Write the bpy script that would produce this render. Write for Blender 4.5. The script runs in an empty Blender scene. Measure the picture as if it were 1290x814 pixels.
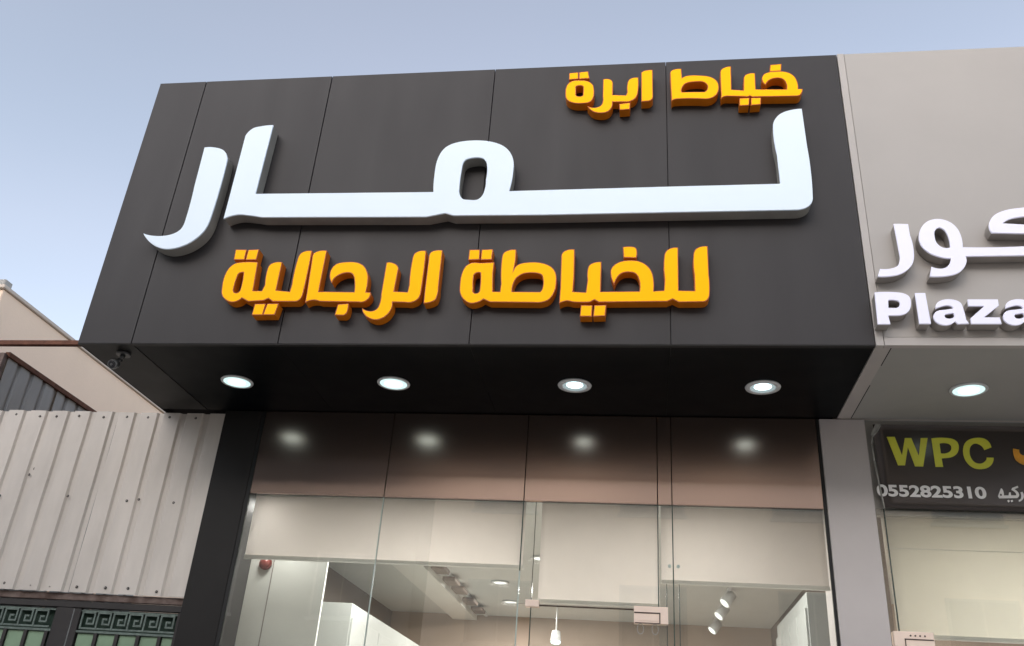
import bpy, bmesh, math, random
from mathutils import Vector, Matrix
from math import radians, pi, sin, cos
random.seed(7)
SC = bpy.context.scene
COL = SC.collection

# ------------------------------------------------------------------ camera
cam_d = bpy.data.cameras.new('camera'); cam = bpy.data.objects.new('camera', cam_d); COL.objects.link(cam)
_r = Vector((0.98967856, 0.12780536, 0.06482383)); _f = Vector((-0.14330104, 0.87922137, 0.45435074))
_u = _r.cross(_f)
_m = Matrix((_r, _u, -_f)).transposed().to_4x4(); _m.translation = Vector((3.9528, -5.2131, 1.6))
cam.matrix_world = _m
cam_d.sensor_width = 36; cam_d.lens = 31.203; cam_d.clip_end = 3000; cam_d.clip_start = 0.05
SC.camera = cam
# ------------------------------------------------------------------ sky, sun, exposure
SUN_EL, SUN_AZ = radians(20), radians(196)      # azimuth clockwise from +Y
w = bpy.data.worlds.new('World'); SC.world = w; w.use_nodes = True
nt = w.node_tree; nt.nodes.clear()
sky = nt.nodes.new('ShaderNodeTexSky'); sky.sky_type = 'NISHITA'; sky.sun_disc = False
sky.sun_elevation = SUN_EL; sky.sun_rotation = SUN_AZ
sky.air_density = 1.0; sky.dust_density = 2.2; sky.ozone_density = 1.2; sky.altitude = 600
hs = nt.nodes.new('ShaderNodeHueSaturation'); hs.inputs['Saturation'].default_value = SKY_SAT = .55
tc = nt.nodes.new('ShaderNodeTexCoord'); mp = nt.nodes.new('ShaderNodeMapping'); mp.inputs['Scale'].default_value = (1, 1, 3.0)
nz = nt.nodes.new('ShaderNodeTexNoise'); nz.inputs['Scale'].default_value = 1.6; nz.inputs['Detail'].default_value = 3; nz.inputs['Roughness'].default_value = .45
cr = nt.nodes.new('ShaderNodeValToRGB'); cr.color_ramp.elements[0].position = .38; cr.color_ramp.elements[0].color = (1, 1, 1, 1)
cr.color_ramp.elements[1].position = .68; cr.color_ramp.elements[1].color = (1.07, 1.03, 1.02, 1)
mx = nt.nodes.new('ShaderNodeMix'); mx.data_type = 'RGBA'; mx.blend_type = 'MULTIPLY'; mx.inputs[0].default_value = 1
bg = nt.nodes.new('ShaderNodeBackground'); bg.inputs['Strength'].default_value = 0.14
wo = nt.nodes.new('ShaderNodeOutputWorld')
L = nt.links.new
L(sky.outputs[0], hs.inputs['Color']); L(tc.outputs['Generated'], mp.inputs[0]); L(mp.outputs[0], nz.inputs['Vector'])
L(nz.outputs['Fac'], cr.inputs[0]); L(hs.outputs[0], mx.inputs[6]); L(cr.outputs[0], mx.inputs[7])
L(mx.outputs[2], bg.inputs['Color']); L(bg.outputs[0], wo.inputs[0])
sd = bpy.data.lights.new('sun', 'SUN'); so = bpy.data.objects.new('sun', sd); COL.objects.link(so)
sd.energy = .75; sd.angle = radians(70); sd.color = (1.0, .96, .92)
_d = Vector((sin(SUN_AZ) * cos(SUN_EL), cos(SUN_AZ) * cos(SUN_EL), sin(SUN_EL)))
so.rotation_euler = _d.to_track_quat('Z', 'Y').to_euler()
so.location = (0, -20, 30)
SC.view_settings.view_transform = 'Standard'; SC.view_settings.look = 'None'
SC.view_settings.exposure = 1.22; SC.view_settings.gamma = 1

# ------------------------------------------------------------------ materials
MATS = {}
def mat(name, color, rough=.6, metal=0, spec=.5, var=0.0, vscale=3.0, bump=0.0, bscale=60, stain=None, coat=0, coat_rough=.1, emit=None, estr=0, stretch=None, wear=0):
    if name in MATS: return MATS[name]
    m = bpy.data.materials.new(name); m.use_nodes = True; n = m.node_tree; b = n.nodes['Principled BSDF']
    b.inputs['Roughness'].default_value = rough; b.inputs['Metallic'].default_value = metal
    b.inputs['Specular IOR Level'].default_value = spec
    b.inputs['Coat Weight'].default_value = coat; b.inputs['Coat Roughness'].default_value = coat_rough
    if emit: b.inputs['Emission Color'].default_value = (*emit, 1); b.inputs['Emission Strength'].default_value = estr
    col = (*color, 1); b.inputs['Base Color'].default_value = col
    t = n.nodes.new('ShaderNodeTexCoord'); gp = n.nodes.new('ShaderNodeNewGeometry')
    mp = n.nodes.new('ShaderNodeMapping'); n.links.new(gp.outputs['Position'], mp.inputs[0])
    if stretch: mp.inputs['Scale'].default_value = stretch
    if var > 0 or stain:
        z = n.nodes.new('ShaderNodeTexNoise'); z.inputs['Scale'].default_value = vscale; z.inputs['Detail'].default_value = 6; z.inputs['Roughness'].default_value = .6
        n.links.new(mp.outputs[0], z.inputs['Vector'])
        r = n.nodes.new('ShaderNodeValToRGB'); r.color_ramp.elements[0].position = .3; r.color_ramp.elements[1].position = .7
        lo = stain if stain else tuple(c * (1 - var) for c in color); hi = tuple(min(1, c * (1 + var)) for c in color)
        r.color_ramp.elements[0].color = (*lo, 1); r.color_ramp.elements[1].color = (*hi, 1)
        n.links.new(z.outputs['Fac'], r.inputs[0]); n.links.new(r.outputs[0], b.inputs['Base Color'])
        rr = n.nodes.new('ShaderNodeMapRange'); rr.inputs['To Min'].default_value = max(0, rough - .07); rr.inputs['To Max'].default_value = min(1, rough + .09)
        z2 = n.nodes.new('ShaderNodeTexNoise'); z2.inputs['Scale'].default_value = vscale * 2.3; z2.inputs['Detail'].default_value = 5
        n.links.new(mp.outputs[0], z2.inputs['Vector']); n.links.new(z2.outputs['Fac'], rr.inputs['Value']); n.links.new(rr.outputs[0], b.inputs['Roughness'])
    if bump > 0:
        z3 = n.nodes.new('ShaderNodeTexNoise'); z3.inputs['Scale'].default_value = bscale; z3.inputs['Detail'].default_value = 4
        n.links.new(gp.outputs['Position'], z3.inputs['Vector'])
        bp = n.nodes.new('ShaderNodeBump'); bp.inputs['Strength'].default_value = bump; bp.inputs['Distance'].default_value = .01
        n.links.new(z3.outputs['Fac'], bp.inputs['Height']); n.links.new(bp.outputs[0], b.inputs['Normal'])
    MATS[name] = m; return m

def glassmat(name, tint, ior=1.5, boost=1.0, rough=0.0):
    m = bpy.data.materials.new(name); m.use_nodes = True; n = m.node_tree; n.nodes.clear()
    o = n.nodes.new('ShaderNodeOutputMaterial'); tr = n.nodes.new('ShaderNodeBsdfTransparent'); tr.inputs[0].default_value = (*tint, 1)
    gl = n.nodes.new('ShaderNodeBsdfGlossy'); gl.inputs['Roughness'].default_value = rough; gl.inputs['Color'].default_value = (1, 1, 1, 1)
    fr = n.nodes.new('ShaderNodeFresnel'); fr.inputs['IOR'].default_value = ior
    mu = n.nodes.new('ShaderNodeMath'); mu.operation = 'MULTIPLY'; mu.inputs[1].default_value = boost; mu.use_clamp = True
    mi = n.nodes.new('ShaderNodeMixShader')
    n.links.new(fr.outputs[0], mu.inputs[0]); n.links.new(mu.outputs[0], mi.inputs[0]); n.links.new(tr.outputs[0], mi.inputs[1]); n.links.new(gl.outputs[0], mi.inputs[2])
    df = n.nodes.new('ShaderNodeBsdfDiffuse'); df.inputs[0].default_value = (.72, .69, .63, 1)      # thin film of dust, put in to haze the view inside
    gp = n.nodes.new('ShaderNodeNewGeometry'); z = n.nodes.new('ShaderNodeTexNoise'); z.inputs['Scale'].default_value = 1.7; z.inputs['Detail'].default_value = 7; z.inputs['Roughness'].default_value = .65
    n.links.new(gp.outputs['Position'], z.inputs['Vector']); mr = n.nodes.new('ShaderNodeMapRange'); mr.inputs['From Min'].default_value = .35; mr.inputs['From Max'].default_value = .7
    mr.inputs['To Min'].default_value = .018; mr.inputs['To Max'].default_value = .06; n.links.new(z.outputs['Fac'], mr.inputs['Value'])
    m2 = n.nodes.new('ShaderNodeMixShader'); n.links.new(mr.outputs[0], m2.inputs[0]); n.links.new(mi.outputs[0], m2.inputs[1]); n.links.new(df.outputs[0], m2.inputs[2])
    n.links.new(m2.outputs[0], o.inputs[0]); MATS[name] = m; return m

M_ACP = mat('charcoal_composite', (.0375, .034, .0345), .50, .0, .28, var=.13, vscale=1.1, bump=.12, bscale=1.6, stretch=(1.6, 1.6, .35))
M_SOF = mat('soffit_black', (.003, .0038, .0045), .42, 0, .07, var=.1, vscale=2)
M_SOFL = mat('soffit_black_lit', (.017, .016, .015), .5, 0, .22, var=.1, vscale=2)  # same soffit panels; paler tone paints in the light off the fence
M_GAP = mat('joint_black', (.016, .015, .015), .8, 0, .2)
M_HEAD = mat('header_film', (.45, .335, .28), .21, .97, .5, coat=.25, coat_rough=.26)
M_PIL = mat('pillar_charcoal', (.018, .0165, .0155), .5, 0, .22, var=.12, vscale=2.2)
M_YEL = mat('yellow_acrylic', (1.0, .49, .001), .6, 0, .10, emit=(1, .47, 0), estr=.10)
M_ORG = mat('orange_return', (.55, .15, .004), .4, 0, .4, var=.12, vscale=9, emit=(1, .25, 0), estr=.012)
M_RIM = mat('orange_trim_cap', (.50, .085, .003), .4, 0, .4)
M_WHT = mat('white_acrylic', (.76, .86, .96), .4, 0, .3, var=.012, vscale=2, emit=(.75, .88, 1), estr=.03)
M_GRT = mat('grey_return', (.33, .32, .29), .45, .1, .5, var=.12, vscale=6)
M_LWH = mat('lilac_white_acrylic', (.84, .83, .95), .3, 0, .4, emit=(.85, .83, 1), estr=.06)
M_BRT = mat('beige_return', (.33, .30, .27), .5, 0, .5, var=.1, vscale=6)
M_NB = mat('greige_composite', (.415, .385, .355), .4, 0, .5, var=.05, vscale=.9, bump=.01, bscale=200)
M_NBL = mat('greige_trim', (.45, .415, .385), .4, 0, .5, var=.05, vscale=2)
M_NSF = mat('greige_soffit', (.37, .36, .33), .5, 0, .4, var=.06, vscale=1.5)
M_NPL = mat('greige_pillar', (.52, .48, .465), .38, 0, .5, var=.06, vscale=1.5)
def translucent(m, f, col):
    n = m.node_tree; b = n.nodes['Principled BSDF']; o = [q for q in n.nodes if q.type == 'OUTPUT_MATERIAL'][0]
    t = n.nodes.new('ShaderNodeBsdfTranslucent'); t.inputs[0].default_value = (*col, 1); x = n.nodes.new('ShaderNodeMixShader'); x.inputs[0].default_value = f
    n.links.new(b.outputs[0], x.inputs[1]); n.links.new(t.outputs[0], x.inputs[2]); n.links.new(x.outputs[0], o.inputs[0]); return m
M_BLIND = translucent(mat('blind_fabric', (.80, .755, .715), .8, 0, .3, var=.02, vscale=2, bump=.05, bscale=400), .4, (.82, .775, .735))
M_RAIL = mat('blind_rail', (.72, .72, .67), .4, 0, .5)
M_IWALL = mat('interior_white', (.66, .68, .64), .6, 0, .4, var=.03)
M_ICEIL = mat('interior_ceiling', (.60, .61, .58), .7, 0, .3, var=.03)
M_IBR = mat('interior_brown', (.15, .115, .09), .6, 0, .4, var=.12, vscale=2)
M_ITAN = mat('interior_tan', (.40, .31, .24), .6, 0, .4, var=.06, vscale=1.2)
M_CAB = mat('cabinet_white', (.44, .46, .44), .35, 0, .5, var=.03)
M_FLOOR = mat('floor_tile', (.45, .43, .40), .25, 0, .5, var=.05)
M_SHEET = mat('cream_sheet_metal', (.58, .53, .475), .42, 0, .5, var=.12, vscale=1.2, stretch=(3, 3, .8), bump=.02, bscale=12)
M_GSHEET = mat('galvanised_sheet', (.30, .30, .295), .45, .3, .5, var=.12, vscale=2, stretch=(3, 3, .6))
M_RUST = mat('rusty_steel', (.20, .085, .05), .75, .2, .4, stain=(.09, .035, .022), vscale=14, bump=.3, bscale=90)
M_RUST2 = mat('rusty_painted_rail', (.2, .15, .13), .7, .1, .4, stain=(.07, .04, .03), vscale=11, bump=.2, bscale=70)
M_BEIGE = mat('beige_render', (.92, .72, .56), .85, 0, .3, var=.05, vscale=1.0, bump=.15, bscale=40, stretch=(1, 1, .5))
M_COPE = mat('pale_coping', (.60, .52, .45), .8, 0, .3, var=.08)
M_GATE = mat('gate_iron', (.030, .026, .025), .5, .2, .5, var=.2, vscale=8)
M_KEY = mat('green_grey_iron', (.13, .165, .145), .5, .3, .5, var=.3, vscale=20)
M_GPAN = mat('green_frosted_pane', (.23, .33, .22), .35, 0, .5, var=.12, vscale=5)
M_GDRK = mat('dark_green_back', (.02, .045, .03), .5, 0, .4)
M_TRIM = mat('lamp_trim_white', (.72, .74, .74), .3, .1, .5)
M_LAMP = mat('lamp_glow', (.9, .95, .95), .4, emit=(.66, .95, 1.0), estr=1.25)
M_REFL = mat('lamp_reflector', (.8, .85, .87), .22, .7, .6, emit=(.62, .86, .9), estr=.16)
M_LSOFT = mat('lamp_glow_soft', (.9, .95, .95), .4, emit=(.62, .95, .92), estr=.42)
M_ILAMP = mat('interior_lamp_glow', (.9, .95, .95), .4, emit=(.95, 1.0, .95), estr=.55)
M_CAMB = mat('camera_body', (.05, .05, .05), .35, 0, .5)
M_CAMW = mat('camera_ring', (.12, .12, .12), .3, 0, .5)
M_LENS = mat('camera_lens', (.01, .01, .012), .05, 0, .9)
M_RED = mat('red_plastic', (.22, .04, .03), .4, 0, .5)
M_STEEL = mat('brushed_patch_steel', (.92, .74, .62), .4, .0, .5, var=.05, vscale=9)
M_DKST = mat('dark_edge_steel', (.08, .055, .045), .5, .3, .5)
M_BAN = mat('banner_vinyl', (.15, .13, .12), .24, .6, .6, bump=.03, bscale=7)
M_BFOLD = mat('banner_hem', (.34, .34, .31), .5, 0, .5, var=.2, vscale=14)
M_PYEL = mat('print_yellow_green', (.66, .66, .05), .4, 0, .5, var=.06, vscale=8)
M_PORG = mat('print_orange', (.80, .36, .02), .4, 0, .5, var=.25, vscale=12)
M_PWHT = mat('print_white', (.82, .80, .78), .4, 0, .5)
M_SEAL = mat('glass_edge', (.05, .075, .065), .2, 0, .6)
M_SEALL = mat('glass_edge_pale', (.42, .50, .46), .2, 0, .6)
M_RUBB = mat('black_gasket', (.009, .009, .009), .55, 0, .4)
M_ASPH = mat('asphalt', (.10, .095, .088), .9, 0, .3, var=.2, vscale=1.5, bump=.4, bscale=120)
M_PAVE = mat('paving', (.50, .45, .40), .85, 0, .3, var=.12, vscale=1.2, bump=.2, bscale=60)
M_SAND = mat('sandy_ground', (.36, .30, .23), .95, 0, .2, var=.15, vscale=.3, bump=.3, bscale=8)
M_KERB = mat('kerb_concrete', (.4, .39, .37), .85, 0, .3, var=.1)
M_OPP = mat('tan_render', (.80, .62, .47), .85, 0, .3, var=.06, vscale=.5)
M_OPD = mat('dark_render', (.06, .055, .05), .8, 0, .3, var=.15, vscale=.5)
M_WFR = mat('window_frame', (.25, .22, .2), .5, 0, .5)
M_WGL = mat('dark_window_glass', (.03, .035, .04), .06, 0, .8)
M_WIRE = mat('grey_cable', (.35, .35, .33), .5, 0, .5)
M_GLASS = glassmat('clear_glass', (.955, .965, .95), 1.52, 1.8)

# ------------------------------------------------------------------ helpers
def bm_box(bm, a, b, mi=0):
    x0, y0, z0 = [min(a[i], b[i]) for i in range(3)]; x1, y1, z1 = [max(a[i], b[i]) for i in range(3)]
    v = [bm.verts.new(p) for p in ((x0, y0, z0), (x1, y0, z0), (x1, y1, z0), (x0, y1, z0), (x0, y0, z1), (x1, y0, z1), (x1, y1, z1), (x0, y1, z1))]
    for q in ((0, 3, 2, 1), (4, 5, 6, 7), (0, 1, 5, 4), (1, 2, 6, 5), (2, 3, 7, 6), (3, 0, 4, 7)):
        f = bm.faces.new([v[i] for i in q]); f.material_index = mi
def bm_prism(bm, poly, axis, lo, hi, mi=0):
    """extrude a 2-D polygon (other two axes in order) along axis"""
    def P(p, t):
        c = [p[0], p[1]]; c.insert(axis, t); return c
    A = [bm.verts.new(P(p, lo)) for p in poly]; B = [bm.verts.new(P(p, hi)) for p in poly]; n = len(poly)
    fs = [bm.faces.new(A), bm.faces.new(B[::-1])]
    for i in range(n): fs.append(bm.faces.new((A[i], B[i], B[(i + 1) % n], A[(i + 1) % n])))
    for f in fs: f.material_index = mi
    bmesh.ops.recalc_face_normals(bm, faces=bm.faces)
def bm_cyl(bm, p0, p1, r0, r1=None, n=20, mi=0, cap=True):
    r1 = r0 if r1 is None else r1; p0 = Vector(p0); p1 = Vector(p1); d = (p1 - p0).normalized()
    a = d.orthogonal().normalized(); b = d.cross(a)
    A = [bm.verts.new(p0 + (a * cos(2 * pi * i / n) + b * sin(2 * pi * i / n)) * r0) for i in range(n)]
    B = [bm.verts.new(p1 + (a * cos(2 * pi * i / n) + b * sin(2 * pi * i / n)) * r1) for i in range(n)]
    for i in range(n):
        f = bm.faces.new((A[i], A[(i + 1) % n], B[(i + 1) % n], B[i])); f.smooth = True; f.material_index = mi
    if cap:
        f = bm.faces.new(A[::-1]); f.material_index = mi; f = bm.faces.new(B); f.material_index = mi
def bm_lathe(bm, c, prof, n=32, mi=0):
    """profile (r, z) revolved about a vertical axis through c"""
    rings = []
    for r, z in prof: rings.append([bm.verts.new((c[0] + r * cos(2 * pi * i / n), c[1] + r * sin(2 * pi * i / n), c[2] + z)) for i in range(n)])
    for k in range(len(rings) - 1):
        for i in range(n):
            f = bm.faces.new((rings[k][i], rings[k][(i + 1) % n], rings[k + 1][(i + 1) % n], rings[k + 1][i])); f.smooth = True; f.material_index = mi
    bmesh.ops.recalc_face_normals(bm, faces=bm.faces)
def bm_tube(bm, pts, r, n=8, mi=0):
    for i in range(len(pts) - 1): bm_cyl(bm, pts[i], pts[i + 1], r, n=n, mi=mi)
def obj(name, bm, mats, parent=None, bevel=0, base=None):
    """bm is in world coordinates; parent is a thing's Empty (or a part) placed at its own location"""
    if bevel: bmesh.ops.bevel(bm, geom=list(bm.edges), offset=bevel, segments=1, affect='EDGES', clamp_overlap=True)
    me = bpy.data.meshes.new(name); bm.to_mesh(me); bm.free()
    for m in (mats if isinstance(mats, (list, tuple)) else [mats]): me.materials.append(m)
    o = bpy.data.objects.new(name, me); COL.objects.link(o)
    if parent is not None:
        o.parent = parent; W = Vector((0, 0, 0)); q = parent
        while q is not None: W += Vector(q.location); q = q.parent
        me.transform(Matrix.Translation(-W))
    return o
def box(name, a, b, m, parent=None, bevel=0):
    bm = bmesh.new(); bm_box(bm, a, b); return obj(name, bm, m, parent, bevel)
def centre(o):
    """move a mesh's origin to the middle of its bounds without moving the shape"""
    me = o.data; c = sum((v.co for v in me.vertices), Vector()) / len(me.vertices)
    me.transform(Matrix.Translation(-c)); o.location = Vector(o.location) + c; return o
def thing(name, label, cat, loc=(0, 0, 0), group=None):
    o = bpy.data.objects.new(name, None); o.empty_display_size = .2; COL.objects.link(o); o.location = loc
    o['label'] = label; o['category'] = cat
    if group: o['group'] = group
    return o
def tag(o, label, cat, group=None):
    o['label'] = label; o['category'] = cat
    if group: o['group'] = group
    return o
def dup(root, delta, label, group=None):
    def cp(o, par):
        c = o.copy(); COL.objects.link(c)
        if par is not None: c.parent = par
        for ch in [q for q in o.children]: cp(ch, c)
        return c
    r = cp(root, None); r.location = Vector(root.location) + Vector(delta); r['label'] = label
    if group: r['group'] = group
    return r
def structure(o): o['kind'] = 'structure'; return o

def sample(pts, step=7):
    """closed outline: corners straight, points flagged 1 joined by smooth Hermite spans"""
    n = len(pts); out = []
    for i in range(n):
        a, b = pts[i], pts[(i + 1) % n]; A = Vector(a[:2]); B = Vector(b[:2]); sa, sb = len(a) > 2, len(b) > 2
        out.append((A.x, A.y))
        if not (sa or sb): continue
        pa = Vector(pts[i - 1][:2]); nb = Vector(pts[(i + 2) % n][:2]); d = (B - A).length
        ta = ((B - pa).normalized() * d) if sa else (B - A); tb = ((nb - A).normalized() * d) if sb else (B - A)
        if not sa: ta = 2 * (B - A) - tb if (2 * (B - A) - tb).length < 2.2 * d else (B - A)
        if not sb: tb = 2 * (B - A) - ta if (2 * (B - A) - ta).length < 2.2 * d else (B - A)
        for k in range(1, step):
            t = k / step; h1 = 2 * t**3 - 3 * t**2 + 1; h2 = t**3 - 2 * t**2 + t; h3 = -2 * t**3 + 3 * t**2; h4 = t**3 - t**2
            q = A * h1 + ta * h2 + B * h3 + tb * h4; out.append((q.x, q.y))
    return out
def plate(outlines, y0, y1, bev=0.0, off=0.0):
    """filled 2-D outlines (x,z) with holes, as a bmesh solid between y0 (front) and y1 (back)"""
    cu = bpy.data.curves.new('tmp', 'CURVE'); cu.dimensions = '2D'; cu.fill_mode = 'BOTH'; cu.extrude = abs(y1 - y0) / 2 - bev; cu.bevel_depth = bev; cu.bevel_resolution = 1
    cu.offset = off - bev
    for o in outlines:
        s = cu.splines.new('POLY'); p = sample(o); s.points.add(len(p) - 1)
        for i, (x, z) in enumerate(p): s.points[i].co = (x, z, 0, 1)
        s.use_cyclic_u = True
    ob = bpy.data.objects.new('tmp', cu); COL.objects.link(ob); dg = bpy.context.evaluated_depsgraph_get()
    me = bpy.data.meshes.new_from_object(ob.evaluated_get(dg)); bpy.data.objects.remove(ob); bpy.data.curves.remove(cu)
    bm = bmesh.new(); bm.from_mesh(me); bpy.data.meshes.remove(me)
    yc = (y0 + y1) / 2
    for v in bm.verts: v.co = Vector((v.co.x, yc - v.co.z, v.co.y))
    bmesh.ops.remove_doubles(bm, verts=bm.verts, dist=1e-5)
    bmesh.ops.recalc_face_normals(bm, faces=bm.faces)
    for f in bm.faces: f.material_index = 0 if f.normal.y < -.9 else 1; f.smooth = False
    return bm
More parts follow.
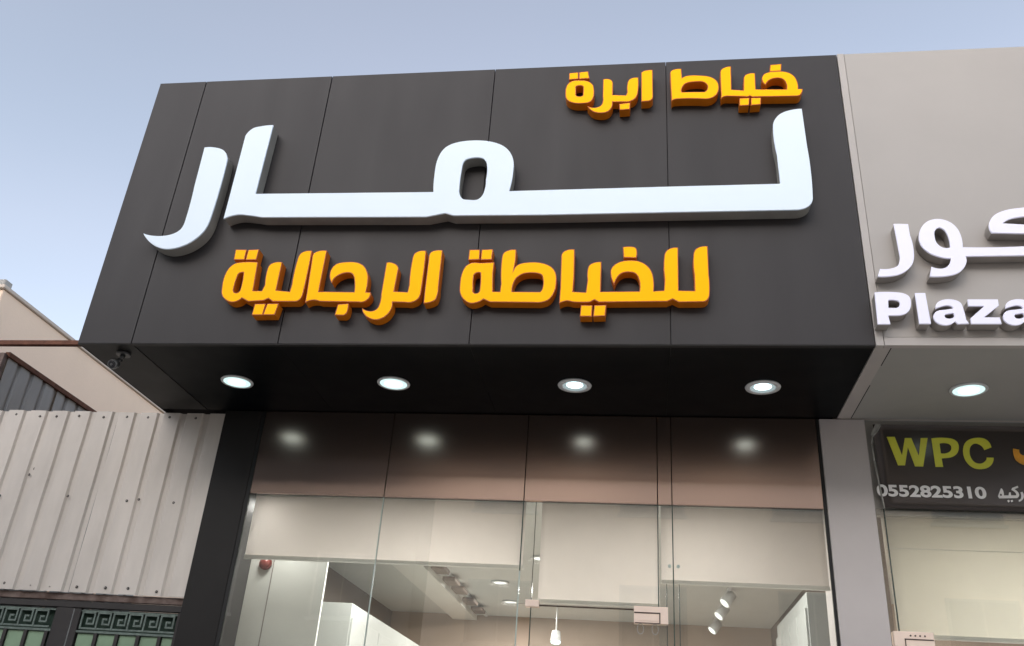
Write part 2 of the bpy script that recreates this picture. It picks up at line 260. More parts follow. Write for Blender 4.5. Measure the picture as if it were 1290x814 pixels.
GLYPHS = {
 'top_right': [[[(4.538,6.339),(4.561,6.375,1),(4.619,6.39),(4.613,6.167),(4.697,6.154),(4.705,6.274),(4.73,6.308,1),(4.788,6.314),(4.785,6.16),(5.0,6.149),(5.001,6.202,1),(4.98,6.248,1),(4.927,6.259,1),(4.88,6.236,1),(4.857,6.196),(4.837,6.231,1),(4.837,6.278,1),(4.868,6.312,1),(4.948,6.323,1),(5.018,6.311,1),(5.064,6.268,1),(5.082,6.209,1),(5.082,6.15),(5.114,6.147),(5.095,6.096,1),(5.07,6.083),(4.785,6.09),(4.756,6.091),(4.74,6.102),(4.723,6.093),(4.587,6.106,1),(4.554,6.101,1),(4.536,6.08)]],[[(4.173,6.348),(4.194,6.379,1),(4.257,6.387),(4.261,6.297),(4.299,6.316,1),(4.376,6.316,1),(4.461,6.298,1),(4.51,6.256,1),(4.524,6.193,1),(4.509,6.133,1),(4.474,6.098,1),(4.424,6.087),(4.21,6.096,1),(4.18,6.075)],[(4.255,6.16),(4.259,6.201,1),(4.289,6.243,1),(4.357,6.255,1),(4.412,6.249,1),(4.439,6.22,1),(4.44,6.181,1),(4.418,6.154)]],[[(4.901,6.388),(4.982,6.394),(4.975,6.327),(4.894,6.322)]],[[(4.665,6.081),(4.737,6.082),(4.729,6.013),(4.661,6.013)]],[[(4.746,6.081),(4.817,6.079),(4.811,6.017),(4.742,6.013)]]],
 'top_left': [[[(3.96,6.365),(3.99,6.384,1),(4.045,6.387),(4.046,6.12),(4.027,6.092,1),(4.001,6.087),(3.96,6.085)]],[[(3.676,6.314),(3.715,6.316,1),(3.743,6.296,1),(3.75,6.258),(3.75,6.158),(3.847,6.149),(3.857,6.18),(3.858,6.265,1),(3.879,6.309,1),(3.939,6.317),(3.936,6.176,1),(3.919,6.122,1),(3.883,6.093,1),(3.841,6.087),(3.749,6.091),(3.745,6.043,1),(3.72,6.004,1),(3.675,5.99,1),(3.617,6.001,1),(3.584,6.028,1),(3.563,6.06),(3.609,6.043,1),(3.651,6.051,1),(3.673,6.08,1),(3.676,6.147)]],[[(3.799,6.069),(3.88,6.078),(3.877,6.016),(3.802,6.012)]],[[(3.395,6.199,1),(3.406,6.272,1),(3.444,6.309,1),(3.497,6.313,1),(3.557,6.303,1),(3.599,6.266,1),(3.611,6.205,1),(3.606,6.138,1),(3.582,6.099,1),(3.524,6.088,1),(3.451,6.098,1),(3.407,6.134,1)],[(3.474,6.234),(3.479,6.257,1),(3.519,6.257,1),(3.529,6.231),(3.529,6.175),(3.518,6.157,1),(3.485,6.159,1),(3.475,6.178)]],[[(3.418,6.389),(3.487,6.394),(3.489,6.328),(3.418,6.324)]],[[(3.493,6.394),(3.562,6.399),(3.573,6.328),(3.494,6.327)]]],
 'bottom_left': [[[(1.035,4.515,1),(1.029,4.601,1),(1.042,4.673,1),(1.075,4.721,1),(1.129,4.739,1),(1.258,4.738),(1.27,4.504),(1.335,4.503),(1.348,4.55),(1.342,4.684,1),(1.364,4.726,1),(1.44,4.736),(1.439,4.507),(1.541,4.496),(1.546,4.549),(1.551,4.768,1),(1.575,4.816,1),(1.645,4.827),(1.641,4.497,1),(1.629,4.437,1),(1.594,4.417),(1.433,4.418),(1.394,4.443),(1.363,4.426),(1.253,4.419),(1.2,4.447),(1.167,4.421,1),(1.125,4.415,1),(1.077,4.438,1),(1.046,4.473,1)],[(1.129,4.629,1),(1.141,4.65,1),(1.169,4.653),(1.174,4.514,1),(1.159,4.49,1),(1.132,4.494,1),(1.122,4.529)]],[[(1.067,4.846),(1.152,4.844),(1.151,4.759),(1.071,4.761)]],[[(1.164,4.842),(1.245,4.846),(1.242,4.758),(1.162,4.758)]],[[(1.305,4.399),(1.385,4.401),(1.378,4.313),(1.301,4.312)]],[[(1.396,4.401),(1.479,4.402),(1.466,4.314),(1.382,4.313)]],[[(1.656,4.776),(1.675,4.817,1),(1.755,4.827),(1.751,4.493),(1.8,4.494),(2.006,4.489),(1.996,4.573,1),(1.97,4.634,1),(1.912,4.641,1),(1.857,4.611,1),(1.833,4.563),(1.811,4.612,1),(1.812,4.671,1),(1.844,4.716,1),(1.915,4.731,1),(1.992,4.726,1),(2.049,4.693,1),(2.084,4.628,1),(2.092,4.562,1),(2.09,4.487),(2.123,4.486),(2.121,4.447,1),(2.092,4.415,1),(2.056,4.41),(1.813,4.416),(1.771,4.417),(1.719,4.427,1),(1.668,4.409),(1.667,4.483)]],[[(1.905,4.393),(1.98,4.4),(1.979,4.33,1),(1.955,4.308),(1.896,4.311)]],[[(2.204,4.721),(2.237,4.724,1),(2.284,4.699,1),(2.296,4.663),(2.288,4.492),(2.383,4.486),(2.388,4.541),(2.386,4.747,1),(2.405,4.802,1),(2.477,4.814),(2.478,4.513,1),(2.467,4.439,1),(2.425,4.408,1),(2.376,4.407),(2.288,4.409),(2.287,4.356,1),(2.255,4.302,1),(2.198,4.274,1),(2.139,4.287,1),(2.097,4.323,1),(2.081,4.364),(2.132,4.341,1),(2.172,4.347,1),(2.196,4.38,1),(2.2,4.469)]],[[(2.502,4.774),(2.521,4.809,1),(2.593,4.817),(2.595,4.521),(2.586,4.431,1),(2.555,4.408,1),(2.505,4.399),(2.502,4.513)]]],
 'bottom_right': [[[(2.742,4.521,1),(2.744,4.612,1),(2.765,4.681,1),(2.805,4.712,1),(2.862,4.711),(2.965,4.715),(2.962,4.628),(2.972,4.486),(3.02,4.485),(3.023,4.546),(3.015,4.748,1),(3.034,4.799,1),(3.11,4.815),(3.111,4.728),(3.104,4.659),(3.133,4.696,1),(3.193,4.711,1),(3.272,4.71,1),(3.349,4.681,1),(3.389,4.628,1),(3.397,4.551,1),(3.389,4.489,1),(3.357,4.427,1),(3.312,4.404,1),(3.257,4.401),(2.958,4.406),(2.913,4.429),(2.875,4.405,1),(2.824,4.398,1),(2.778,4.426,1),(2.75,4.471,1)],[(2.832,4.611,1),(2.846,4.632,1),(2.876,4.632),(2.881,4.497,1),(2.869,4.476,1),(2.843,4.478,1),(2.836,4.511)],[(3.103,4.484),(3.106,4.54,1),(3.128,4.592,1),(3.174,4.623,1),(3.245,4.628,1),(3.292,4.614,1),(3.307,4.57,1),(3.306,4.512,1),(3.291,4.481)]],[[(2.783,4.819),(2.857,4.818),(2.86,4.738),(2.782,4.737)]],[[(2.869,4.818),(2.948,4.82),(2.945,4.737),(2.869,4.736)]],[[(3.422,4.744),(3.441,4.797,1),(3.511,4.81),(3.514,4.608),(3.51,4.481),(3.595,4.476),(3.604,4.569),(3.604,4.66,1),(3.625,4.695,1),(3.694,4.71),(3.693,4.48),(3.945,4.481),(3.944,4.562,1),(3.917,4.617,1),(3.848,4.626,1),(3.807,4.596,1),(3.781,4.53),(3.759,4.596,1),(3.759,4.653,1),(3.799,4.699,1),(3.872,4.719,1),(3.95,4.708,1),(4.004,4.668,1),(4.034,4.603,1),(4.039,4.482),(4.104,4.486),(4.11,4.574),(4.109,4.745,1),(4.134,4.799,1),(4.202,4.815),(4.199,4.485),(4.301,4.482),(4.302,4.6),(4.301,4.761,1),(4.327,4.809,1),(4.396,4.822),(4.396,4.599),(4.396,4.461,1),(4.381,4.416,1),(4.346,4.4),(4.198,4.399),(4.159,4.422),(4.123,4.404),(3.682,4.401),(3.653,4.42),(3.626,4.402),(3.521,4.402,1),(3.472,4.412,1),(3.422,4.393),(3.425,4.514)]],[[(3.835,4.824),(3.905,4.825,1),(3.928,4.805,1),(3.925,4.737),(3.841,4.741)]],[[(3.566,4.379),(3.641,4.378),(3.639,4.296),(3.561,4.296)]],[[(3.653,4.378),(3.732,4.38),(3.725,4.299),(3.648,4.296)]]],
 'white': [[[(0.626,5.76),(0.709,5.757,1),(0.794,5.722,1),(0.841,5.635),(0.831,5.136,1),(0.802,4.99,1),(0.706,4.885,1),(0.566,4.84,1),(0.44,4.876,1),(0.331,4.979),(0.44,4.954,1),(0.552,4.965,1),(0.619,5.013,1),(0.635,5.115,1),(0.631,5.394)]],[[(0.938,5.861),(0.983,5.93,1),(1.055,5.951,1),(1.145,5.958),(1.133,5.311),(2.483,5.291),(2.475,5.421,1),(2.484,5.587,1),(2.537,5.694,1),(2.654,5.741,1),(2.836,5.738,1),(2.97,5.682,1),(3.039,5.58,1),(3.051,5.443,1),(3.033,5.284),(4.241,5.292),(4.892,5.294),(4.888,5.534),(4.879,5.801,1),(4.915,5.88,1),(4.979,5.922,1),(5.085,5.939),(5.094,5.604),(5.095,5.172,1),(5.064,5.109,1),(4.99,5.08),(3.262,5.078),(2.647,5.086),(2.588,5.107),(2.453,5.079),(1.224,5.102),(1.125,5.12,1),(1.028,5.128,1),(0.931,5.095),(0.933,5.244)],[(2.671,5.307),(2.672,5.475,1),(2.687,5.563,1),(2.748,5.588,1),(2.818,5.581,1),(2.852,5.534,1),(2.858,5.39),(2.85,5.273,1),(2.815,5.22,1),(2.751,5.216,1),(2.698,5.231,1)]]],
 'nb_arabic': [[[(5.588,4.969),(5.678,4.965),(5.678,4.877),(5.686,4.773,1),(5.669,4.672,1),(5.613,4.607,1),(5.545,4.578,1),(5.444,4.573),(5.464,4.628),(5.54,4.633,1),(5.581,4.661,1),(5.595,4.745),(5.592,4.864)]],[[(5.73,4.861,1),(5.755,4.936,1),(5.807,4.988,1),(5.88,5.0,1),(5.947,4.965,1),(5.983,4.894,1),(5.984,4.783),(6.412,4.788,1),(6.458,4.817,1),(6.45,4.866,1),(6.384,4.879),(6.176,4.888),(6.169,4.95,1),(6.21,5.02,1),(6.288,5.06,1),(6.402,5.079,1),(6.625,5.11),(6.61,5.035),(6.389,5.008,1),(6.305,4.992,1),(6.253,4.959),(6.378,4.947),(6.509,4.933,1),(6.56,4.869,1),(6.549,4.789,1),(6.491,4.725,1),(6.399,4.717),(5.991,4.715),(5.985,4.66,1),(5.938,4.6,1),(5.865,4.573,1),(5.756,4.57),(5.776,4.641),(5.832,4.626,1),(5.876,4.647,1),(5.901,4.702),(5.844,4.71,1),(5.778,4.743,1),(5.737,4.799,1)],[(5.836,4.912,1),(5.865,4.934,1),(5.897,4.908,1),(5.911,4.843,1),(5.909,4.782),(5.866,4.782,1),(5.834,4.815,1),(5.827,4.867,1)]]],
 'nb_plaza': [[[(5.411,4.457),(5.553,4.456,1),(5.61,4.431,1),(5.618,4.375,1),(5.593,4.318,1),(5.532,4.293),(5.473,4.293),(5.479,4.232),(5.404,4.232)],[(5.486,4.401),(5.529,4.401,1),(5.551,4.387,1),(5.546,4.359,1),(5.522,4.345),(5.481,4.346)]],[[(5.651,4.451),(5.712,4.451),(5.716,4.235),(5.648,4.235)]],[[(5.758,4.34),(5.78,4.388,1),(5.845,4.406,1),(5.905,4.385,1),(5.919,4.33,1),(5.922,4.263),(5.937,4.236),(5.869,4.233),(5.858,4.252),(5.807,4.225,1),(5.755,4.239,1),(5.736,4.279,1),(5.759,4.32,1),(5.817,4.333,1),(5.86,4.339),(5.849,4.358,1),(5.816,4.361,1)],[(5.809,4.301),(5.856,4.309),(5.855,4.282,1),(5.825,4.27,1),(5.804,4.279,1)]],[[(5.953,4.404),(6.128,4.403),(6.126,4.359),(6.028,4.279),(6.117,4.278),(6.121,4.234),(5.948,4.234),(5.949,4.272),(6.043,4.357),(5.951,4.357)]],[[(6.161,4.339),(6.184,4.386,1),(6.249,4.404,1),(6.306,4.383,1),(6.318,4.329,1),(6.319,4.262),(6.333,4.235),(6.266,4.233),(6.256,4.251),(6.205,4.225,1),(6.155,4.238,1),(6.137,4.278,1),(6.161,4.319,1),(6.219,4.332,1),(6.261,4.337),(6.251,4.356,1),(6.218,4.359,1)],[(6.21,4.3),(6.255,4.307),(6.254,4.281,1),(6.224,4.269,1),(6.204,4.278,1)]]],
 'wpc': [[[(5.734,3.988),(5.79,3.989),(5.823,3.849),(5.859,3.981),(5.904,3.982),(5.938,3.847),(5.969,3.983),(6.017,3.984),(5.957,3.767),(5.901,3.767),(5.871,3.91),(5.834,3.773),(5.786,3.772)]],[[(6.042,3.982),(6.162,3.986,1),(6.211,3.964,1),(6.22,3.915,1),(6.192,3.861,1),(6.131,3.835),(6.091,3.831),(6.092,3.767),(6.04,3.766)],[(6.093,3.943),(6.14,3.946,1),(6.167,3.93,1),(6.163,3.895,1),(6.133,3.872,1),(6.091,3.869)]],[[(6.441,3.921),(6.389,3.899),(6.371,3.934,1),(6.333,3.947,1),(6.298,3.919,1),(6.287,3.859,1),(6.308,3.809,1),(6.349,3.798,1),(6.384,3.819,1),(6.396,3.844),(6.443,3.844),(6.417,3.788,1),(6.363,3.759,1),(6.294,3.765,1),(6.251,3.817,1),(6.245,3.895,1),(6.276,3.96,1),(6.339,3.99,1),(6.412,3.982,1)]]],
 'ban_orange': [[[(6.585,3.915),(6.626,3.907),(6.624,3.882,1),(6.643,3.866,1),(6.736,3.864),(6.725,3.804),(6.642,3.793,1),(6.591,3.824,1),(6.58,3.869,1)]]],
 'ban_white': [[[(6.423,3.561),(6.433,3.583,1),(6.453,3.621),(6.463,3.608,1),(6.463,3.569),(6.493,3.57),(6.501,3.592),(6.512,3.592),(6.51,3.571),(6.543,3.572),(6.542,3.59,1),(6.518,3.61),(6.527,3.625),(6.566,3.641),(6.568,3.628),(6.54,3.616),(6.56,3.595,1),(6.563,3.572,1),(6.546,3.552),(6.429,3.547)],[(6.438,3.565),(6.445,3.581,1),(6.45,3.567)]],[[(6.575,3.594),(6.589,3.599),(6.593,3.569,1),(6.579,3.541,1),(6.553,3.526),(6.554,3.54),(6.571,3.553,1)]],[[(6.478,3.533),(6.49,3.539),(6.496,3.528),(6.483,3.519)]],[[(6.5,3.534),(6.512,3.539),(6.517,3.529),(6.504,3.521)]]],
}
D = 1.254            # plane of the shopfront
ZS = 4.135           # soffit
ZT = 6.54            # top of the fascia

# ------------------------------------------------------------------ ground
bm = bmesh.new(); bm_box(bm, (-600, -600, -.5), (600, 600, -.02)); structure(obj('ground', bm, M_SAND))
bm = bmesh.new(); bm_box(bm, (-120, -7.8, -.018), (120, 1.2, .13)); structure(obj('pavement', bm, M_PAVE))
bm = bmesh.new(); bm_box(bm, (-120, -14.5, -.016), (120, -7.96, .0)); structure(obj('road', bm, M_ASPH))
bm = bmesh.new()
for i in range(60): bm_box(bm, (-30 + i + .004, -7.955, -.016), (-30 + i + .996, -7.803, .135))
structure(obj('kerb', bm, M_KERB, bevel=.01))
bm = bmesh.new()
for i in range(20): bm_box(bm, (-38 + i * 4, -11.3, .002), (-36 + i * 4, -11.18, .006))
structure(obj('road_marking', bm, M_PWHT))

# ------------------------------------------------------------------ tailor shop
shop = thing('tailor_shop', 'charcoal clad tailor shop with a projecting sign box over a glass front', 'shop', (2.7, D, 0))
XF = [0, .408, 1.49, 2.825, 4.146, 5.4]
for i in range(5):      # the fascia panels
    g = .0032 if i < 3 else .0018
    o = box('fascia_panel', (XF[i] + (g if i else 0), -.004, ZS), (XF[i + 1] - g, .03, ZT), M_ACP, shop, bevel=.0015)
box('canopy_frame', (.012, .034, ZS + .03), (5.388, D + .3, ZT - .03), M_GAP, shop)
box('side_panel', (0, .034, ZS), (.01, D + .3, ZT), M_ACP, shop)
box('top_capping', (0, .034, ZT - .028), (5.4, D + .3, ZT - .003), M_ACP, shop)
XS = [0, .408, 1.49, 2.825, 4.146, 5.4]
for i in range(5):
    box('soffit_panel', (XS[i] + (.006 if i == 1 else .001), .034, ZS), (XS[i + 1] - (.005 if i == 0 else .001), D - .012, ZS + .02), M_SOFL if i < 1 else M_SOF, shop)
box('soffit_edge', (0, -.001, ZS - .006), (5.4, .033, ZS - .001), M_PIL, shop)
# left pillar and body
box('pillar', (.567, D, .13), (.885, D + .35, ZS - .003), M_PIL, shop, bevel=.004)
box('gasket', (.887, D + .004, .13), (.915, D + .03, ZS - .004), M_RUBB, shop)
box('gasket', (5.252, D + .004, .13), (5.27, D + .03, ZS - .004), M_RUBB, shop)
XH = [.917, 2.004, 3.086, 4.075, 4.180, 5.25]
for i in range(5):
    g = .003
    box('header_panel', (XH[i] + g, D + .002, 3.446), (XH[i + 1] - g, D + .022, ZS - .004), M_HEAD, shop, bevel=.001)
box('header_backing', (.917, D + .026, 3.45), (5.25, D + .06, ZS), M_GAP, shop)
# rooms behind
box('interior_ceiling', (.6, D + .065, 3.50), (5.6, 7.2, 3.60), M_ICEIL, shop)
box('interior_floor', (.6, D + .01, .02), (5.6, 7.2, .15), M_FLOOR, shop)
box('interior_back_wall', (.6, 7.0, .15), (5.6, 7.2, 3.5), M_ITAN, shop)
box('interior_side_wall', (.4, D + .36, .15), (.6, 7.2, 3.6), M_IBR, shop)
box('interior_side_wall', (5.6, D + .36, .15), (5.72, 7.2, 3.6), M_IBR, shop)
box('rear_building_block', (.3, D + .4, 3.61), (5.6, 7.6, 6.3), M_COPE, shop)
box('white_pier', (.602, 2.0, .15), (1.375, 2.03, 3.497), M_IWALL, shop, bevel=.003)
box('pier_joint', (.905, 1.994, .15), (.911, 2.0, 3.49), M_WFR, shop)
box('ceiling_cove', (1.46, 3.4, 3.43), (1.78, 6.99, 3.499), M_RAIL, shop)
# glazing
def pane(x0, x1, z0, z1, parent, name='glass_pane', y=D + .008):
    bm = bmesh.new(); bm_box(bm, (x0, y, z0), (x1, y + .010, z1), 0)
    bm.normal_update()
    for f in bm.faces: f.material_index = 0 if abs(f.normal.y) > .5 else 1
    return obj(name, bm, [M_GLASS, M_SEAL], parent)
pane(.918, 2.001, .16, 3.442, shop); pane(2.007, 3.083, .16, 3.442, shop)
pane(3.089, 4.072, 2.70, 3.442, shop)
pane(4.079, 4.177, .16, 3.442, shop); pane(4.184, 5.249, .16, 3.442, shop)
def seal(x, z0, z1, w_, m, name='glass_joint'): return box(name, (x - w_ / 2, D + .002, z0), (x + w_ / 2, D + .007, z1), m, shop)
seal(2.004, .16, 3.44, .008, M_SEALL); seal(3.086, 2.93, 3.44, .009, M_SEAL); seal(3.086, .16, 2.928, .009, M_SEALL)
seal(4.0755, 2.70, 3.44, .007, M_SEAL); seal(4.1805, .16, 3.44, .008, M_SEAL)
door = pane(3.183, 4.128, .16, 2.690, shop, 'glass_door', D + .020)
bm = bmesh.new(); bm_box(bm, (3.176, D + .0185, .16), (3.182, D + .032, 3.44)); bm_box(bm, (4.130, D + .019, .16), (4.136, D + .031, 2.88)); bm_box(bm, (4.217, D + .02, .16), (4.223, D + .034, 2.88))
obj('glass_fin_edge', bm, M_SEAL, shop)
def loc_child(parent, name, bmx, m, bevel=0):
    return obj(name, bmx, m, parent, bevel)
# patch fittings on the door head
bm = bmesh.new(); bm_box(bm, (3.141, D - .012, 2.680), (3.238, D + .05, 2.728)); obj('patch_fitting', bm, M_STEEL, door, .003)
bm = bmesh.new(); bm_box(bm, (3.905, D - .014, 2.600), (4.140, D + .05, 2.716)); pf = obj('patch_fitting', bm, M_STEEL, door, .003)
bm = bmesh.new()
bm_box(bm, (3.907, D - .018, 2.667), (4.080, D - .0145, 2.675)); bm_box(bm, (4.079, D - .018, 2.602), (4.086, D - .0145, 2.675)); bm_box(bm, (3.912, D - .018, 2.6), (4.079, D - .0145, 2.606))
obj('fitting_joint', bm, M_DKST, pf)
bm = bmesh.new(); bm_box(bm, (3.93, D - .0175, 2.617), (4.07, D - .0145, 2.655)); obj('lock_plate', bm, M_STEEL, pf, .001)
bm = bmesh.new(); bm_box(bm, (3.235, D + .022, 2.692), (3.91, D + .03, 2.699)); obj('door_head_seal', bm, M_DKST, door)
for x in (3.95, 4.05):   # cable loops hanging at the lock
    pts = [(x + .022 * sin(t), D - .006, 2.60 - .035 + .035 * cos(t)) for t in [k * pi / 6 for k in range(13)]]
    bm = bmesh.new(); bm_tube(bm, pts, .0025, 6); obj('cable_loop', bm, M_WIRE, pf)
# little standoff bolts on the sidelight
for x in (4.155, 4.215):
    bm = bmesh.new(); bm_cyl(bm, (x, D - .004, 3.0), (x, D + .006, 3.0), .012, n=12); obj('glass_bolt', bm, M_SEALL, shop)

# ------------------------------------------------------------------ roller blinds
def blind(x0, x1, zb, label, y=D + .12):
    t = thing('roller_blind', label, 'blind', ((x0 + x1) / 2, y, zb), 'roller blinds behind the shop glass')
    bm = bmesh.new()
    n = 24; V_ = []
    for i in range(n + 1):
        x = x0 + (x1 - x0) * i / n; dy = .004 * sin(i * 1.3) + .003 * sin(i * .41 + x0)
        V_.append((bm.verts.new((x, y + dy * .3, 3.47)), bm.verts.new((x, y + dy, zb + .03))))
    for i in range(n):
        f = bm.faces.new((V_[i][1], V_[i + 1][1], V_[i + 1][0], V_[i][0])); f.smooth = True
    r = bmesh.ops.solidify(bm, geom=list(bm.faces), thickness=.0015)
    obj('fabric', bm, M_BLIND, t)
    bm = bmesh.new(); bm_box(bm, (x0 - .003, y - .012, zb), (x1 + .003, y + .012, zb + .012)); bm_box(bm, (x0 - .003, y - .007, zb + .013), (x1 + .003, y + .009, zb + .030)); obj('bottom_rail', bm, M_RAIL, t, .002)
    bm = bmesh.new(); bm_cyl(bm, (x0, y + .01, 3.475), (x1, y + .01, 3.475), .02, n=16); obj('roller_tube', bm, M_RAIL, t)
    return t
blind(.925, 3.092, 2.962, 'widest white roller blind, left of the glass door')
blind(3.215, 4.085, 2.727, 'narrow white roller blind hanging lowest, behind the glass door')
blind(4.10, 5.262, 2.900, 'white roller blind right of the glass door, beside the grey pillar', D + .135)

# ------------------------------------------------------------------ downlights
LIGHTS = [(.924, .645), (2.146, .649), (3.484, .66), (4.797, .661)]
def downlight(x, y, z, label, power=1.3, group='round downlights in the dark canopy soffit', full=False):
    t = thing('downlight', label, 'downlight', (x, y, z), group)
    bm = bmesh.new()
    a_ = .104 if full else .090; bm_lathe(bm, (x, y, z), [(a_ - .004, .004), (.116, .001), (.122, -.006), (.119, -.013), (a_, -.015), (a_ - .006, -.010), (a_ - .004, .004)], 40); obj('trim_ring', bm, M_TRIM, t)
    if full:
        bm = bmesh.new(); bm_lathe(bm, (x, y, z), [(.001, -.0135), (.03, -.0134), (.066, -.013)], 32); obj('diffuser', bm, M_LAMP, t)
        bm = bmesh.new(); bm_lathe(bm, (x, y, z), [(.066, -.0131), (.102, -.012)], 32); obj('diffuser_edge', bm, M_LSOFT, t)
    else:
        bm = bmesh.new(); bm_lathe(bm, (x, y, z), [(.090, -.013), (.078, -.008), (.060, -.004)], 32); obj('reflector', bm, M_REFL, t)
        bm = bmesh.new(); bm_lathe(bm, (x, y, z), [(.001, -.0035), (.03, -.0035), (.061, -.0042)], 32); obj('diffuser', bm, M_LAMP, t)
    ld = bpy.data.lights.new('downlight_lamp', 'SPOT'); ld.energy = power; ld.spot_size = radians(120); ld.spot_blend = .8; ld.color = (.85, 1, .98); ld.shadow_soft_size = .05
    lo = bpy.data.objects.new('lamp_light', ld); COL.objects.link(lo); lo.parent = t; lo.location = (0, 0, -.03)
    return t
LB = ['leftmost lit downlight in the black soffit, nearest the security camera', 'second lit downlight from the security camera in the black soffit',
      'third lit downlight from the security camera, above the glass door', 'lit downlight of the black soffit nearest the greige canopy']
for i, (x, y) in enumerate(LIGHTS): downlight(x, y, ZS, LB[i], full=(i < 2))
downlight(6.15, .671, ZS, 'lit downlight in the greige soffit of the shop on the right', group=None, full=True)

# ------------------------------------------------------------------ security camera under the soffit
cc = thing('security_camera', 'small dark dome security camera under the left end of the canopy', 'camera', (.23, .16, ZS))
bm = bmesh.new(); bm_cyl(bm, (.27, .15, ZS - .001), (.27, .15, ZS - .022), .05, n=24); obj('mount_base', bm, M_CAMB, cc)
bm = bmesh.new(); bm_tube(bm, [(.27, .15, ZS - .02), (.255, .16, ZS - .05), (.235, .165, ZS - .065)], .018, 12); obj('bracket_arm', bm, M_CAMB, cc)
bm = bmesh.new(); bmesh.ops.create_uvsphere(bm, u_segments=24, v_segments=16, radius=.038); bmesh.ops.translate(bm, verts=bm.verts, vec=(.222, .15, ZS - .088))
for f in bm.faces: f.smooth = True
obj('dome_body', bm, M_CAMB, cc)
c0 = Vector((.222, .15, ZS - .088)); dv = Vector((.05, -.75, -.42)).normalized()
bm = bmesh.new(); bm_cyl(bm, c0 + dv * .014, c0 + dv * .039, .039, .033, n=24); obj('white_ring', bm, M_CAMW, cc)
bm = bmesh.new(); bm_cyl(bm, c0 + dv * .0385, c0 + dv * .044, .028, .023, n=24); obj('lens_cover', bm, M_LENS, cc)
bm = bmesh.new(); bm_cyl(bm, c0 + dv * .0435, c0 + dv * .047, .009, .009, n=16); obj('lens', bm, M_CAMW, cc)

# ------------------------------------------------------------------ channel letters
def word(key, label, face, ring, side, ydep, bev=.0018, cat='sign lettering'):
    W_ = GLYPHS[key]; xs = [p[0] for l in W_ for p in l[0]]; zs = [p[1] for l in W_ for p in l[0]]
    t = thing('channel_lettering', label, cat, ((min(xs) + max(xs)) / 2, -.006, min(zs)))
    for l in W_:
        nm = 'letter' if len(l[0]) > 5 else 'dot'
        if max(p[0] for p in l[0]) - min(p[0] for p in l[0]) > .13: nm = 'letter'
        rim = ring is M_RIM
        o = obj(nm, plate(l, -ydep, -ydep + (.004 if rim else .014), bev, -.0045 if rim else 0), [face, ring], t); centre(o)
        s = obj('letter_return', plate(l, -ydep + (.0015 if rim else .0145), -.009, 0, 0 if rim else -.0025), [ring if rim else side, side], o)
    return t
word('top_right', 'yellow raised Arabic word at the top right of the sign, above the tall white stroke', M_YEL, M_RIM, M_ORG, .09)
word('top_left', 'short yellow raised Arabic word at the top, left of the other upper yellow word', M_YEL, M_RIM, M_ORG, .09)
word('white', 'large white raised Arabic name spanning the middle of the dark sign', M_WHT, M_WHT, M_GRT, .12, .0025)
word('bottom_left', 'yellow raised Arabic word at the lower left of the sign, under the curved white letter', M_YEL, M_RIM, M_ORG, .09)
word('bottom_right', 'yellow raised Arabic word at the lower middle right of the dark sign', M_YEL, M_RIM, M_ORG, .09)
word('nb_arabic', 'white raised Arabic letters on the greige fascia, above the Latin lettering', M_LWH, M_LWH, M_BRT, .10, .002)
word('nb_plaza', 'white raised Latin lettering on the greige fascia, under the Arabic letters', M_LWH, M_LWH, M_BRT, .10, .002)

# ------------------------------------------------------------------ shop on the right
nb = thing('neighbour_shop', 'greige clad shop with white lettering, cut off at the right edge', 'shop', (7.5, D, 0))
box('fascia_panel', (5.455, -.003, ZS + .055), (8.2, .03, ZT + .004), M_NB, nb, bevel=.0015)
box('fascia_panel', (8.206, -.003, ZS + .055), (10.6, .03, ZT + .004), M_NB, nb, bevel=.0015)
box('edge_trim', (5.404, -.006, ZS - .004), (5.452, .033, ZT + .006), M_NBL, nb, bevel=.0015)
box('bottom_trim', (5.455, -.008, ZS - .004), (10.6, .033, ZS + .052), M_NBL, nb, bevel=.0015)
box('canopy_frame', (5.41, .036, ZS + .03), (10.6, D + .3, ZT - .01), M_COPE, nb)
box('soffit_panel', (5.404, .036, ZS - .003), (5.498, D - .01, ZS + .02), M_NBL, nb)
box('soffit_panel', (5.506, .036, ZS - .001), (8.2, D - .01, ZS + .02), M_NSF, nb)
box('soffit_panel', (8.206, .036, ZS - .001), (10.6, D - .01, ZS + .02), M_NSF, nb)
box('soffit_joint', (5.499, .036, ZS - .0025), (5.505, .30, ZS + .001), M_GAP, nb); box('soffit_joint', (5.499, .62, ZS - .0025), (5.505, D - .012, ZS + .001), M_GAP, nb)
bm = bmesh.new(); bm_box(bm, (5.499, .30, ZS - .0025), (5.505, .62, ZS + .001)); obj('joint_filler', bm, M_NSF, nb)
box('pillar', (5.273, D - .006, .13), (5.598, D + .35, ZS - .005), M_NPL, nb, bevel=.004)
box('header_backing', (5.6, D + .03, 3.42), (10.6, D + .09, ZS), M_NSF, nb)
pane(5.603, 5.655, .16, 3.46, nb, y=D + .01)
pane(5.663, 8.0, .16, 3.46, nb, y=D + .01)
box('glass_joint', (5.656, D + .006, 2.62), (5.662, D + .022, 3.46), M_SEAL, nb)
bm = bmesh.new(); bm_box(bm, (5.615, D - .012, 2.53), (5.868, D + .05, 2.628)); pf = obj('patch_fitting', bm, M_STEEL, nb, .003)
bm = bmesh.new(); bm_box(bm, (5.68, D - .0165, 2.575), (5.862, D - .0125, 2.582)); bm_box(bm, (5.68, D - .0165, 2.53), (5.686, D - .0125, 2.575)); obj('fitting_joint', bm, M_DKST, pf)
for k in range(4):
    x = 5.72 + .03 * k
    bm = bmesh.new(); bm_cyl(bm, (x, D - .0155, 2.602), (x, D - .0125, 2.602), .006, n=8); obj('fitting_screw', bm, M_DKST, pf)
box('interior_ceiling', (5.74, D + .1, 3.5), (10.6, 7.2, 3.6), M_ICEIL, nb)
